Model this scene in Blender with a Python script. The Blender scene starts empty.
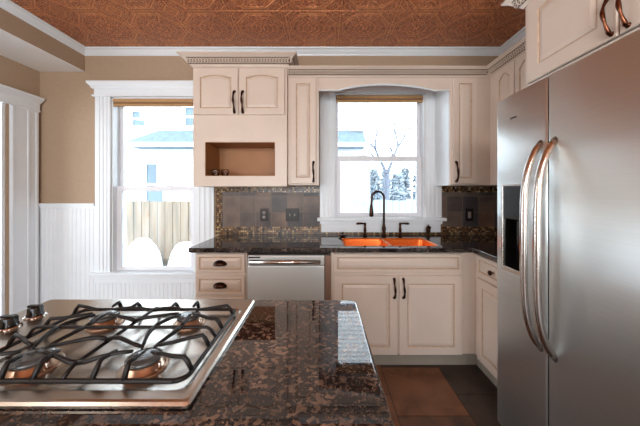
import bpy, math, random
from mathutils import Vector
PI = math.pi
random.seed(7)
C = bpy.context.scene.collection
SC = bpy.context.scene

# ------------------------------------------------------------------ materials
def lin(r, g, b):
    f = lambda c: (c/255/12.92) if c/255 <= .04045 else ((c/255+.055)/1.055)**2.4
    return (f(r), f(g), f(b), 1)

class NT:
    def __init__(s, name):
        s.m = bpy.data.materials.new(name); s.m.use_nodes = True
        s.t = s.m.node_tree; s.n = s.t.nodes; s.b = s.n['Principled BSDF']
    def new(s, kind, **kw):
        n = s.n.new(kind)
        for k, v in kw.items():
            if k.startswith('i_'):
                n.inputs[k[2:].replace('_', ' ')].default_value = v
            else: setattr(n, k, v)
        return n
    def link(s, a, b): s.t.links.new(a, b)
    def set(s, **kw):
        for k, v in kw.items(): s.b.inputs[k.replace('_', ' ')].default_value = v
    def coord(s, scale=(1, 1, 1), rot=(0, 0, 0), loc=(0, 0, 0)):
        tc = s.new('ShaderNodeTexCoord'); mp = s.new('ShaderNodeMapping')
        mp.inputs['Scale'].default_value = scale; mp.inputs['Rotation'].default_value = rot
        mp.inputs['Location'].default_value = loc
        s.link(tc.outputs['Object'], mp.inputs['Vector']); return mp.outputs['Vector']
    def ramp(s, fac, stops, interp='LINEAR'):
        r = s.new('ShaderNodeValToRGB'); r.color_ramp.interpolation = interp
        e = r.color_ramp.elements
        while len(e) < len(stops): e.new(.5)
        for q, (p, c) in zip(e, stops): q.position = p; q.color = c
        s.link(fac, r.inputs['Fac']); return r.outputs['Color']
    def mix(s, fac, a, b, mode='MIX'):
        m = s.new('ShaderNodeMix', data_type='RGBA', blend_type=mode)
        for sock, v in ((m.inputs['Factor'], fac), (m.inputs['A'], a), (m.inputs['B'], b)):
            pass
        def put(sock, v):
            if hasattr(v, 'is_output'): s.link(v, sock)
            else: sock.default_value = v
        put(m.inputs[0], fac); put(m.inputs[6], a); put(m.inputs[7], b)
        return m.outputs[2]
    def math(s, op, a, b=None, c=None):
        m = s.new('ShaderNodeMath', operation=op)
        for i, v in enumerate((a, b, c)):
            if v is None: continue
            if hasattr(v, 'is_output'): s.link(v, m.inputs[i])
            else: m.inputs[i].default_value = v
        return m.outputs[0]
    def bump(s, h, strength=.3, dist=.01):
        b = s.new('ShaderNodeBump'); b.inputs['Strength'].default_value = strength
        b.inputs['Distance'].default_value = dist
        s.link(h, b.inputs['Height']); s.link(b.outputs['Normal'], s.b.inputs['Normal'])

def plain(name, col, rough=.5, metal=0, noise=.04, nscale=9, bump=0, coat=0):
    t = NT(name); v = t.coord()
    n = t.new('ShaderNodeTexNoise'); n.inputs['Scale'].default_value = nscale; n.inputs['Detail'].default_value = 4
    t.link(v, n.inputs['Vector'])
    d = tuple(max(0, c*(1-noise*2)) for c in col[:3])+(1,)
    l = tuple(min(1, c*(1+noise*1.2)) for c in col[:3])+(1,)
    t.link(t.ramp(n.outputs['Fac'], [(.3, d), (.7, l)]), t.b.inputs['Base Color'])
    t.set(Roughness=rough, Metallic=metal)
    if coat: t.set(Coat_Weight=coat, Coat_Roughness=.15)
    if bump: t.bump(n.outputs['Fac'], bump, .002)
    return t.m

def granite(name, base, flecks, dark, scale=55, rough=.06, warm=.5):
    t = NT(name); v = t.coord()
    w = t.new('ShaderNodeTexNoise'); w.inputs['Scale'].default_value = scale*.5; w.inputs['Detail'].default_value = 3
    t.link(v, w.inputs['Vector'])
    wv = t.new('ShaderNodeVectorMath', operation='MULTIPLY_ADD')
    t.link(w.outputs['Color'], wv.inputs[0]); wv.inputs[1].default_value = (.02,)*3; t.link(v, wv.inputs[2])
    vo = t.new('ShaderNodeTexVoronoi'); vo.inputs['Scale'].default_value = scale
    t.link(wv.outputs[0], vo.inputs['Vector'])
    sep = t.new('ShaderNodeSeparateColor'); t.link(vo.outputs['Color'], sep.inputs[0])
    big = t.new('ShaderNodeTexNoise'); big.inputs['Scale'].default_value = 9; big.inputs['Detail'].default_value = 5
    t.link(v, big.inputs['Vector'])
    c1 = t.ramp(sep.outputs[0], [(0, dark), (.32, base), (.62, base), (.78, flecks), (1, tuple(min(1, c*1.5) for c in flecks[:3])+(1,))])
    c2 = t.ramp(sep.outputs[1], [(0, dark), (.6, dark), (.9, base)])
    f = t.ramp(big.outputs['Fac'], [(.36, (0, 0, 0, 1)), (.62, (1, 1, 1, 1))])
    c = t.mix(f, c2, c1)
    vs = t.new('ShaderNodeTexVoronoi'); vs.inputs['Scale'].default_value = scale*2.6
    t.link(wv.outputs[0], vs.inputs['Vector'])
    sp = t.new('ShaderNodeSeparateColor'); t.link(vs.outputs['Color'], sp.inputs[0])
    k = t.ramp(sp.outputs[2], [(0, (0, 0, 0, 1)), (.86, (0, 0, 0, 1)), (.9, (1, 1, 1, 1))])
    c = t.mix(t.math('MULTIPLY', k, .55), c, flecks)
    t.link(c, t.b.inputs['Base Color']); t.set(Roughness=rough, Specular_IOR_Level=.7)
    return t.m

def steel(name, col, rough=.28, aniso=.7, axis='z', streak=.5, rot=0):
    t = NT(name)
    sc = {'z': (3, 3, 260), 'x': (260, 3, 3), 'y': (3, 260, 3), 'h': (2, 2, 320)}[axis]
    v = t.coord(scale=sc)
    n = t.new('ShaderNodeTexNoise'); n.inputs['Scale'].default_value = 1; n.inputs['Detail'].default_value = 3
    t.link(v, n.inputs['Vector'])
    t.link(t.ramp(n.outputs['Fac'], [(.3, tuple(c*(1-.12*streak) for c in col[:3])+(1,)), (.7, col)]), t.b.inputs['Base Color'])
    t.set(Metallic=1, Anisotropic=aniso, Anisotropic_Rotation=rot)
    r = t.new('ShaderNodeMapRange'); r.inputs['To Min'].default_value = rough*.8; r.inputs['To Max'].default_value = rough*1.2
    t.link(n.outputs['Fac'], r.inputs['Value']); t.link(r.outputs[0], t.b.inputs['Roughness'])
    if aniso:
        tg = t.new('ShaderNodeTangent', direction_type='RADIAL', axis='Z'); t.link(tg.outputs[0], t.b.inputs['Tangent'])
    return t.m

M = {}
M['cabinet'] = plain('cream_cabinet_paint', lin(215, 199, 186), .38, noise=.02, nscale=5)
M['glaze'] = plain('brown_glaze', lin(196, 170, 146), .5, noise=.1, nscale=30)
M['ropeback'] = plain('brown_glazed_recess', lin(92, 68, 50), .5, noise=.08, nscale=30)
M['dwtrim'] = plain('brown_metal_trim', lin(146, 116, 98), .35, .6, noise=.06)
M['softwhite'] = plain('bright_white_ceiling_paint', lin(250, 252, 253), .6, noise=.003)
M['white'] = plain('white_trim_paint', lin(230, 236, 241), .35, noise=.01)
M['vinyl'] = plain('white_sash_vinyl', lin(232, 234, 240), .35, noise=.01)
M['tan'] = plain('tan_wall_paint', lin(174, 150, 126), .7, noise=.02, nscale=40, bump=.08)
M['farwall'] = plain('pale_wall_paint', lin(226, 226, 224), .7, noise=.02)
M['bronze'] = plain('oil_rubbed_bronze', lin(58, 38, 30), .3, 1, noise=.25, nscale=60)
M['pull'] = plain('antique_copper_pull', lin(112, 70, 52), .3, 1, noise=.35, nscale=80)
M['iron'] = plain('black_cast_iron', lin(15, 12, 12), .46, 0, noise=.2, nscale=120, bump=.2)
M['iron'].node_tree.nodes['Principled BSDF'].inputs['Specular IOR Level'].default_value = .35
M['black'] = plain('black_plastic', lin(16, 15, 15), .22, noise=.05)
M['chrome'] = plain('chrome', lin(200, 198, 196), .12, 1, noise=.02)
M['alu'] = plain('burner_aluminium', lin(190, 165, 145), .3, 1, noise=.08)
M['capgrey'] = plain('grey_burner_cap', lin(70, 74, 76), .25, 0, noise=.08, coat=.6)
M['wood'] = plain('brown_cabinet_interior', lin(172, 118, 72), .5, noise=.1, nscale=3)
M['shade'] = plain('tan_shade_fabric', lin(176, 138, 96), .8, noise=.06, nscale=60)
M['shadeband'] = plain('brown_shadow_line', lin(120, 84, 50), .5, noise=.06)
M['toe'] = plain('grey_toe_kick', lin(150, 142, 130), .5)
M['plate'] = plain('dark_bronze_plate', lin(24, 17, 15), .35, .3, noise=.1)
M['outlet'] = plain('grey_outlet_face', lin(150, 140, 134), .4)
M['steel'] = steel('brushed_stainless', lin(216, 222, 223), .32, .9, 'h', .5, 0)
M['steel'].node_tree.nodes['Principled BSDF'].inputs['Metallic'].default_value = .9
M['steelplain'] = steel('cooktop_stainless', lin(206, 200, 192), .24, 0, 'x', .6)
M['handle'] = steel('handle_stainless', lin(205, 198, 192), .2, 0, 'z', .3)
M['dwsteel'] = steel('dishwasher_stainless', lin(232, 236, 236), .45, .5, 'h', .3, 0)
M['dwsteel'].node_tree.nodes['Principled BSDF'].inputs['Metallic'].default_value = .7
M['door_edge'] = plain('grey_door_edge', lin(40, 37, 35), .5)
M['granite_dark'] = granite('black_brown_granite', lin(30, 27, 28), lin(96, 84, 78), lin(11, 11, 13), 110, .03)
M['granite'] = granite('tan_brown_granite', lin(40, 30, 31), lin(118, 92, 76), lin(13, 12, 15), 115, .02)
M['copper'] = plain('hammered_copper_sink', lin(250, 128, 52), .26, .6, noise=.1, nscale=70, bump=.25)
M['snow'] = plain('snow', lin(240, 244, 250), .8, noise=.02, nscale=3, bump=.3)
M['roof'] = plain('blue_grey_shingles', lin(64, 80, 90), .8, noise=.12, nscale=8)
M['trimout'] = plain('white_exterior_trim', lin(240, 240, 240), .5, noise=.01)
M['curtain'] = plain('white_curtain', lin(150, 158, 162), .8, noise=.05, nscale=4)
M['bark'] = plain('pale_grey_bark', lin(80, 84, 94), .9, noise=.15, nscale=6)
M['ever'] = plain('hazed_evergreen', lin(116, 126, 134), .9, noise=.2, nscale=3)  # pale tone paints in the washed-out outdoor haze
M['fencevinyl'] = plain('pale_fence_boards', lin(112, 124, 126), .7, noise=.08, nscale=3)
M['wire'] = plain('black_wire', lin(80, 82, 86), .7)

def mat_glass():
    t = NT('window_glass'); o = t.n['Material Output']
    tr = t.new('ShaderNodeBsdfTransparent'); tr.inputs[0].default_value = (.96, .98, .985, 1)
    gl = t.new('ShaderNodeBsdfGlossy'); gl.inputs['Roughness'].default_value = .02
    fr = t.new('ShaderNodeFresnel'); fr.inputs[0].default_value = 1.25
    mx = t.new('ShaderNodeMixShader')
    t.link(fr.outputs[0], mx.inputs[0]); t.link(tr.outputs[0], mx.inputs[1]); t.link(gl.outputs[0], mx.inputs[2])
    t.link(mx.outputs[0], o.inputs['Surface']); return t.m
M['glass'] = mat_glass()
def mat_tumbler():
    t = NT('clear_drinking_glass'); t.set(Transmission_Weight=1, IOR=1.45, Roughness=.02)
    t.b.inputs['Base Color'].default_value = (.95, .93, .9, 1); return t.m
M['tumbler'] = mat_tumbler()
def mat_darkglass():
    t = NT('neighbour_window_glass'); t.set(Roughness=.1)
    t.b.inputs['Base Color'].default_value = lin(62, 80, 92); return t.m
M['paneout'] = mat_darkglass()

def mat_slate(name, col, dark):
    t = NT(name); v = t.coord()
    n = t.new('ShaderNodeTexNoise'); n.inputs['Scale'].default_value = 6; n.inputs['Detail'].default_value = 8; n.inputs['Distortion'].default_value = .6
    t.link(v, n.inputs['Vector'])
    t.link(t.ramp(n.outputs['Fac'], [(.32, dark), (.52, col), (.75, tuple(c*1.15 for c in col[:3])+(1,))]), t.b.inputs['Base Color'])
    t.set(Roughness=.4); t.bump(n.outputs['Fac'], .5, .006); return t.m
M['slate_brown'] = mat_slate('brown_slate_floor_tile', lin(118, 76, 50), lin(92, 56, 36))
M['slate_dark'] = mat_slate('dark_slate_floor_tile', lin(58, 44, 36), lin(36, 28, 24))
M['slate_rust'] = mat_slate('rust_mottled_slate_floor_tile', lin(96, 62, 42), lin(46, 34, 28))
M['floor'] = plain('dark_grout', lin(52, 44, 38), .8)

def mat_copper_ceiling():
    t = NT('embossed_copper_tin')
    tc = t.new('ShaderNodeTexCoord'); s = t.new('ShaderNodeSeparateXYZ'); t.link(tc.outputs['Object'], s.inputs[0])
    T = .44
    def cell(o, off):
        q = t.math('DIVIDE', t.math('ADD', o, off), T); q = t.math('FRACT', q)
        return t.math('ABSOLUTE', t.math('SUBTRACT', q, .5))
    ax = cell(s.outputs[0], 5+.14); ay = cell(s.outputs[1], 5-.02)
    octd = t.math('MAXIMUM', t.math('MAXIMUM', ax, ay), t.math('MULTIPLY', t.math('ADD', ax, ay), .7071))
    dia = t.math('ADD', ax, ay)
    def line(d, at, w):
        q = t.math('ABSOLUTE', t.math('SUBTRACT', d, at))
        return t.math('SUBTRACT', 1, t.math('SMOOTH_MIN', t.math('DIVIDE', q, w), 1, .2))
    ridges = line(octd, .43, .018)
    for d, at, w in ((octd, .385, .008), (octd, .20, .014), (dia, .86, .02), (ax, .495, .008), (ay, .495, .008)):
        ridges = t.math('MAXIMUM', ridges, line(d, at, w))
    wv = t.new('ShaderNodeTexNoise'); wv.inputs['Scale'].default_value = 5.5; wv.inputs['Detail'].default_value = 2
    wv.inputs['Distortion'].default_value = 2.2
    cb = t.new('ShaderNodeCombineXYZ'); t.link(t.math('MULTIPLY', ax, 1.6), cb.inputs[0]); t.link(t.math('MULTIPLY', ay, 1.6), cb.inputs[1])
    t.link(cb.outputs[0], wv.inputs['Vector'])
    fil = t.math('SINE', t.math('MULTIPLY', wv.outputs['Fac'], 44))
    fil = t.math('MULTIPLY', t.math('ADD', fil, 1), .47)
    h = t.math('MAXIMUM', ridges, fil)
    big = t.new('ShaderNodeTexNoise'); big.inputs['Scale'].default_value = 3; big.inputs['Detail'].default_value = 4
    t.link(tc.outputs['Object'], big.inputs['Vector'])
    c = t.ramp(h, [(0, lin(84, 32, 16)), (.42, lin(240, 110, 44)), (1, lin(255, 196, 128))])  # patina darkens the recesses; ridge highlights are painted into the colour
    c = t.mix(t.math('MULTIPLY', big.outputs['Fac'], .45), c, lin(84, 34, 20))
    t.link(c, t.b.inputs['Base Color']); t.set(Metallic=.4, Roughness=.32)
    t.bump(h, .8, .012); return t.m
M['tin'] = mat_copper_ceiling()

def mat_brick(name, w, h, cols, mortar, msize=.004, rough=.5, plane='xz', off=0, loc=(0, 0), bump=.4, noise=8, noisecol=None):
    t = NT(name); tc = t.new('ShaderNodeTexCoord'); s = t.new('ShaderNodeSeparateXYZ'); t.link(tc.outputs['Object'], s.inputs[0])
    cb = t.new('ShaderNodeCombineXYZ')
    ad = t.math('ADD', s.outputs[0], s.outputs[1]) if plane == 'xz' else s.outputs[0]
    t.link(t.math('SUBTRACT', ad, loc[0]), cb.inputs[0]); t.link(t.math('SUBTRACT', s.outputs[2], loc[1]), cb.inputs[1])
    br = t.new('ShaderNodeTexBrick'); br.offset = off
    for k, q in (('Scale', 1), ('Mortar Size', msize), ('Mortar Smooth', .2), ('Brick Width', w), ('Row Height', h), ('Bias', 0)):
        br.inputs[k].default_value = q
    br.inputs['Color1'].default_value = (0, 0, 0, 1); br.inputs['Color2'].default_value = (1, 1, 1, 1); br.inputs['Mortar'].default_value = (.5, .5, .5, 1)
    t.link(cb.outputs[0], br.inputs['Vector'])
    n = t.new('ShaderNodeTexNoise'); n.inputs['Scale'].default_value = noise; n.inputs['Detail'].default_value = 6
    t.link(tc.outputs['Object'], n.inputs['Vector'])
    k = len(cols)
    c = t.ramp(br.outputs['Color'], [(i/(k-1) if k > 1 else 0, q) for i, q in enumerate(cols)])
    if noisecol: c = t.mix(t.math('MULTIPLY', t.ramp(n.outputs['Fac'], [(.35, (0, 0, 0, 1)), (.7, (1, 1, 1, 1))]), .75), c, noisecol)
    c = t.mix(br.outputs['Fac'], c, mortar)
    t.link(c, t.b.inputs['Base Color']); t.set(Roughness=rough)
    t.bump(t.math('SUBTRACT', t.math('MULTIPLY', n.outputs['Fac'], .4), br.outputs['Fac']), bump, .004)
    return t.m
M['slate'] = mat_brick('slate_wall_tile', .157, .157, [lin(88, 76, 72), lin(134, 110, 94), lin(70, 67, 70), lin(112, 100, 94), lin(142, 104, 80)], lin(110, 96, 84), .004, .45, loc=(-.99+2.62, .978), noisecol=lin(44, 42, 46), noise=5)
M['mosaic'] = mat_brick('glass_stone_mosaic', .0195, .0195, [lin(20, 15, 14), lin(160, 118, 72), lin(40, 27, 20), lin(206, 172, 126), lin(28, 20, 18), lin(126, 84, 50)], lin(52, 42, 36), .0016, .25, loc=(.003, .0), off=0)
M['siding'] = mat_brick('white_lap_siding', 40, .13, [lin(178, 181, 184), lin(188, 190, 192)], lin(140, 146, 150), .018, .7, bump=.2)
M['shingle'] = M['roof']
def mat_fence():
    t = NT('weathered_cedar_fence'); v = t.coord(scale=(7, 7, .7))
    n = t.new('ShaderNodeTexNoise'); n.inputs['Scale'].default_value = 1.4; n.inputs['Detail'].default_value = 5
    t.link(v, n.inputs['Vector'])
    k = t.new('ShaderNodeTexVoronoi'); k.inputs['Scale'].default_value = 1.1
    t.link(t.coord(scale=(8, 8, 2.4)), k.inputs['Vector'])
    c = t.ramp(n.outputs['Fac'], [(.3, lin(92, 90, 86)), (.5, lin(116, 106, 94)), (.7, lin(122, 118, 112))])
    kn = t.ramp(k.outputs['Distance'], [(.08, (1, 1, 1, 1)), (.16, (0, 0, 0, 1))])
    t.link(t.mix(t.math('MULTIPLY', kn, .6), c, lin(110, 72, 44)), t.b.inputs['Base Color'])
    t.set(Roughness=.9); return t.m
M['fence'] = mat_fence()

# ------------------------------------------------------------------ mesh helpers
class MB:
    def __init__(s): s.v = []; s.f = []; s.mi = []; s.sm = []
    def add(s, vs, fs, mi=0, sm=False):
        o = len(s.v); s.v += [tuple(p) for p in vs]
        for f in fs: s.f.append([i+o for i in f]); s.mi.append(mi); s.sm.append(sm)
        return s
    def box(s, x0, x1, y0, y1, z0, z1, mi=0, T=None):
        x0, x1 = min(x0, x1), max(x0, x1); y0, y1 = min(y0, y1), max(y0, y1); z0, z1 = min(z0, z1), max(z0, z1)
        vs = [(x, y, z) for z in (z0, z1) for y in (y0, y1) for x in (x0, x1)]
        if T: vs = [T(*p) for p in vs]
        return s.add(vs, [(0, 2, 3, 1), (4, 5, 7, 6), (0, 1, 5, 4), (2, 6, 7, 3), (0, 4, 6, 2), (1, 3, 7, 5)], mi)
    def rings(s, rs, cap0=True, cap1=True, mi=0, sm=False, mis=None):
        n = len(rs[0]); vs = [p for r in rs for p in r]; o = len(s.v); s.v += [tuple(p) for p in vs]
        for a in range(len(rs)-1):
            for i in range(n):
                j = (i+1) % n
                s.f.append([o+a*n+i, o+a*n+j, o+(a+1)*n+j, o+(a+1)*n+i]); s.mi.append(mis[a] if mis else mi); s.sm.append(sm)
        if cap0: s.f.append([o+i for i in reversed(range(n))]); s.mi.append(mi); s.sm.append(False)
        if cap1: s.f.append([o+(len(rs)-1)*n+i for i in range(n)]); s.mi.append(mis[-1] if mis else mi); s.sm.append(False)
        return s
    def tube(s, pts, rad, n=8, mi=0, flat=None):
        pts = [Vector(p) for p in pts]; k = len(pts)
        rad = rad if isinstance(rad, (list, tuple)) else [rad]*k
        tan = []
        for i in range(k):
            d = pts[min(i+1, k-1)]-pts[max(i-1, 0)]
            tan.append(d.normalized() if d.length > 1e-9 else Vector((0, 0, 1)))
        up = Vector((0, 0, 1)) if abs(tan[0].z) < .9 else Vector((1, 0, 0))
        nv = (up-tan[0]*up.dot(tan[0])).normalized(); rs = []
        for i in range(k):
            nv = nv-tan[i]*nv.dot(tan[i])
            nv = nv.normalized() if nv.length > 1e-6 else tan[i].orthogonal().normalized()
            bv = tan[i].cross(nv)
            a = rad[i]; fl = flat or 1
            rs.append([pts[i]+nv*(math.cos(2*PI*q/n)*a)+bv*(math.sin(2*PI*q/n)*a*fl) for q in range(n)])
        return s.rings(rs, mi=mi, sm=True)
    def lathe(s, prof, o, ax=(0, 0, 1), n=20, mi=0):
        ax = Vector(ax).normalized(); e1 = ax.orthogonal().normalized(); e2 = ax.cross(e1); o = Vector(o)
        rs = [[o+ax*h+(e1*math.cos(2*PI*q/n)+e2*math.sin(2*PI*q/n))*r for q in range(n)] for r, h in prof]
        return s.rings(rs, mi=mi, sm=True)
    def cells(s, us, vs, keep, w0, w1, T, mi=0):
        """slab of grid cells (u,v) between w0 and w1; T(u,v,w)->xyz"""
        nu, nv = len(us), len(vs); o = len(s.v)
        for w in (w0, w1):
            for v in vs:
                for u in us: s.v.append(tuple(T(u, v, w)))
        I = lambda i, j, k: o+k*nu*nv+j*nu+i
        K = lambda i, j: 0 <= i < nu-1 and 0 <= j < nv-1 and keep(.5*(us[i]+us[i+1]), .5*(vs[j]+vs[j+1]))
        for i in range(nu-1):
            for j in range(nv-1):
                if not K(i, j): continue
                fs = [(I(i, j, 1), I(i+1, j, 1), I(i+1, j+1, 1), I(i, j+1, 1)), (I(i, j, 0), I(i, j+1, 0), I(i+1, j+1, 0), I(i+1, j, 0))]
                if not K(i-1, j): fs.append((I(i, j, 0), I(i, j, 1), I(i, j+1, 1), I(i, j+1, 0)))
                if not K(i+1, j): fs.append((I(i+1, j, 0), I(i+1, j+1, 0), I(i+1, j+1, 1), I(i+1, j, 1)))
                if not K(i, j-1): fs.append((I(i, j, 0), I(i+1, j, 0), I(i+1, j, 1), I(i, j, 1)))
                if not K(i, j+1): fs.append((I(i, j+1, 0), I(i, j+1, 1), I(i+1, j+1, 1), I(i+1, j+1, 0)))
                for f in fs: s.f.append(list(f)); s.mi.append(mi); s.sm.append(False)
        return s
    def sweep(s, prof, path, mi=0, cap=True):
        """profile (out, z) swept on an open xy path; 'out' is to the right of travel; mitred"""
        P = [Vector(p) for p in path]; rs = []
        R = lambda d: Vector((d.y, -d.x))
        for i, p in enumerate(P):
            a = (P[i]-P[i-1]).normalized() if i else None; b = (P[i+1]-P[i]).normalized() if i < len(P)-1 else None
            if a is None: m = R(b)
            elif b is None: m = R(a)
            else:
                m = R(a)+R(b); m = m/(m.dot(R(a)))
            rs.append([(p.x+m.x*o, p.y+m.y*o, z) for o, z in prof])
        return s.rings(rs, cap, cap, mi)

def root_of(o):
    while o.parent: o = o.parent
    return o
def obj(name, mb, mats, parent=None, bevel=0, seg=2, smooth=None, label=None):
    me = bpy.data.meshes.new(name); off = root_of(parent).location if parent else Vector((0, 0, 0))
    me.from_pydata([(p[0]-off.x, p[1]-off.y, p[2]-off.z) for p in mb.v], [], mb.f)
    for m in (mats if isinstance(mats, (list, tuple)) else [mats]): me.materials.append(M[m])
    for p, mi, sm in zip(me.polygons, mb.mi, mb.sm): p.material_index = mi; p.use_smooth = sm or bool(smooth)
    import bmesh
    bm = bmesh.new(); bm.from_mesh(me); bmesh.ops.recalc_face_normals(bm, faces=bm.faces); bm.to_mesh(me); bm.free()
    o = bpy.data.objects.new(name, me); C.objects.link(o)
    if parent: o.parent = parent
    if bevel:
        b = o.modifiers.new('bevel', 'BEVEL'); b.width = bevel; b.segments = seg; b.limit_method = 'ANGLE'; b.angle_limit = .6
    if label: o['label'] = label
    return o
def tag(o, label, cat, group=None, kind=None):
    o['label'] = label; o['category'] = cat
    if group: o['group'] = group
    if kind: o['kind'] = kind
    return o
def thing(name, label, cat, loc, group=None):
    o = bpy.data.objects.new(name, None); C.objects.link(o); o.location = loc; o.empty_display_size = .05
    return tag(o, label, cat, group)
def struct(name, mb, mats, parent=None, bevel=0, label=None):
    o = obj(name, mb, mats, parent, bevel)
    if not parent:
        o['kind'] = 'structure'
        if label: o['label'] = label
    return o

# ------------------------------------------------------------------ camera model of the photograph
CZ = 1.333; F = 265.0
cam = bpy.data.cameras.new('camera'); co = bpy.data.objects.new('camera', cam); C.objects.link(co)
co.location = (0, 0, CZ); co.rotation_euler = (PI/2, 0, 0)
cam.sensor_width = 36; cam.lens = F/640*36; cam.shift_x = -3/640; cam.shift_y = -21/640; cam.clip_start = .02
SC.camera = co

# room constants (metres)
BW, LW, RW, FW, CH = 2.62, -2.80, 1.77, -2.7, 2.74
BF, UF = 2.00, 2.29                     # base-cabinet and upper-cabinet front planes
ident = lambda u, v, w: (u, v, w)
Txz = lambda u, v, w: (u, w, v)         # u=x, v=z, w=y
Tyz = lambda u, v, w: (w, u, v)         # u=y, v=z, w=x

# ------------------------------------------------------------------ room shell
fm = MB().box(-4.8, RW+.12, FW-.12, BW+.12, -.1, -.002); rnd = random.Random(3); TW, TH = .435, .44
for i in range(-13, 3):
    xa = .88+i*TW; off = 1.58 if i % 2 else 1.745
    for j in range(-11, 4):
        ya = off+j*TH; xb, yb = xa+TW-.005, ya+TH-.005
        X0, X1, Y0, Y1 = max(xa, -4.79), min(xb, RW+.1), max(ya, FW-.1), min(yb, BW+.1)
        if X1-X0 < .01 or Y1-Y0 < .01: continue
        mi = rnd.choice([1, 2, 2, 3, 3])
        if i == -1 and j == 0: mi = 1
        if i == -1 and j == -1: mi = 3
        if i == 0: mi = 2
        fm.box(X0, X1, Y0, Y1, -.003, 0, mi)
struct('floor', fm, ['floor', 'slate_brown', 'slate_dark', 'slate_rust'], label='brown and dark slate tile floor')
struct('ceiling', MB().box(LW-.1, RW+.12, FW-.12, BW+.12, CH, CH+.1), 'tin', label='embossed copper tin ceiling')
W1 = (-2.09, -1.27, .53, 2.27)          # left window opening
W2 = (.115, 1.005, 1.075, 2.31)         # sink window opening
inr = lambda u, v, w: w[0] < u < w[1] and w[2] < v < w[3]
wb = MB().cells([LW-.12, W1[0], W1[1], W2[0], W2[1], RW+.12], [0, W1[2], W2[2], W1[3], W2[3], CH],
                lambda u, v: not inr(u, v, W1) and not inr(u, v, W2), BW, BW+.17, Txz)
wall_back = struct('wall_back', wb, 'tan', label='tan back wall with two windows')
wl = MB().cells([FW, 1.25, 2.335, BW], [0, 2.13, CH], lambda u, v: not (1.25 < u < 2.335 and v < 2.13), LW-.12, LW, Tyz)
wall_left = struct('wall_left', wl, 'tan', label='tan left wall with wide doorway')
struct('wall_right', MB().box(RW, RW+.12, FW, BW, 0, CH), 'tan')
W3 = (-2.1, .9, .5, 2.2)
struct('wall_front', MB().cells([LW, W3[0], W3[1], RW], [0, W3[2], W3[3], CH], lambda u, v: not inr(u, v, W3), FW-.12, FW, Txz), 'farwall')
# the neighbouring room behind the doorway
struct('wall_hall', MB().cells([FW, -.4, 2.3, BW], [0, .3, 2.4, CH], lambda u, v: not (-.4 < u < 2.3 and .3 < v < 2.4), -4.8, -4.7, Tyz)
       .box(-4.7, LW-.12, BW, BW+.12, 0, CH).box(-4.7, LW-.12, FW-.12, FW, 0, CH).box(-4.8, LW-.12, FW, BW, CH, CH+.1), 'farwall')

# soffit on the left, ceiling crown
SX = -2.353
struct('trim_1', MB().box(LW+.002, SX, FW+.01, BW-.002, 2.525, CH-.002), ['tan'], label='boxed tan soffit along the left wall')
so = bpy.data.objects['trim_1']
obj('soffit_underside', MB().box(LW+.004, SX-.001, FW+.012, BW-.003, 2.519, 2.5255), 'softwhite', so)
cp = [(0, CH-.062), (.006, CH-.062), (.010, CH-.050), (.028, CH-.034), (.040, CH-.018), (.055, CH-.012), (.058, CH-.001), (0, CH-.001)]
struct('trim_2', MB().sweep(cp, [(SX, FW+.02), (SX, BW), (RW, BW), (RW, FW+.02)]), 'white', label='white crown moulding under the copper ceiling')

# ------------------------------------------------------------------ windows
def bead_panel(mb, x0, x1, y, z0, z1, pitch=.042, d=.0035):
    """beadboard facing -y: grooves cut as a folded strip"""
    xs = []; x = x0
    while x < x1-1e-6:
        e = min(x+pitch, x1)
        xs += [(x, d*.0), (x+.004, d), (e-.006, d), (e-.003, d*.3)]
        x = e
    xs.append((x1, 0))
    front = [(p, y-.008-q) for p, q in xs]; loop = front+[(x1, y), (x0, y)]
    mb.rings([[(p, q, z) for p, q in loop] for z in (z0, z1)])

def flutes(mb, x0, x1, y, z0, z1, k=3):
    w = x1-x0
    for i in range(k):
        c = x0+w*(i+1)/(k+1)
        mb.box(c-w*.07, c+w*.07, y-.004, y+.001, z0, z1)

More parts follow.
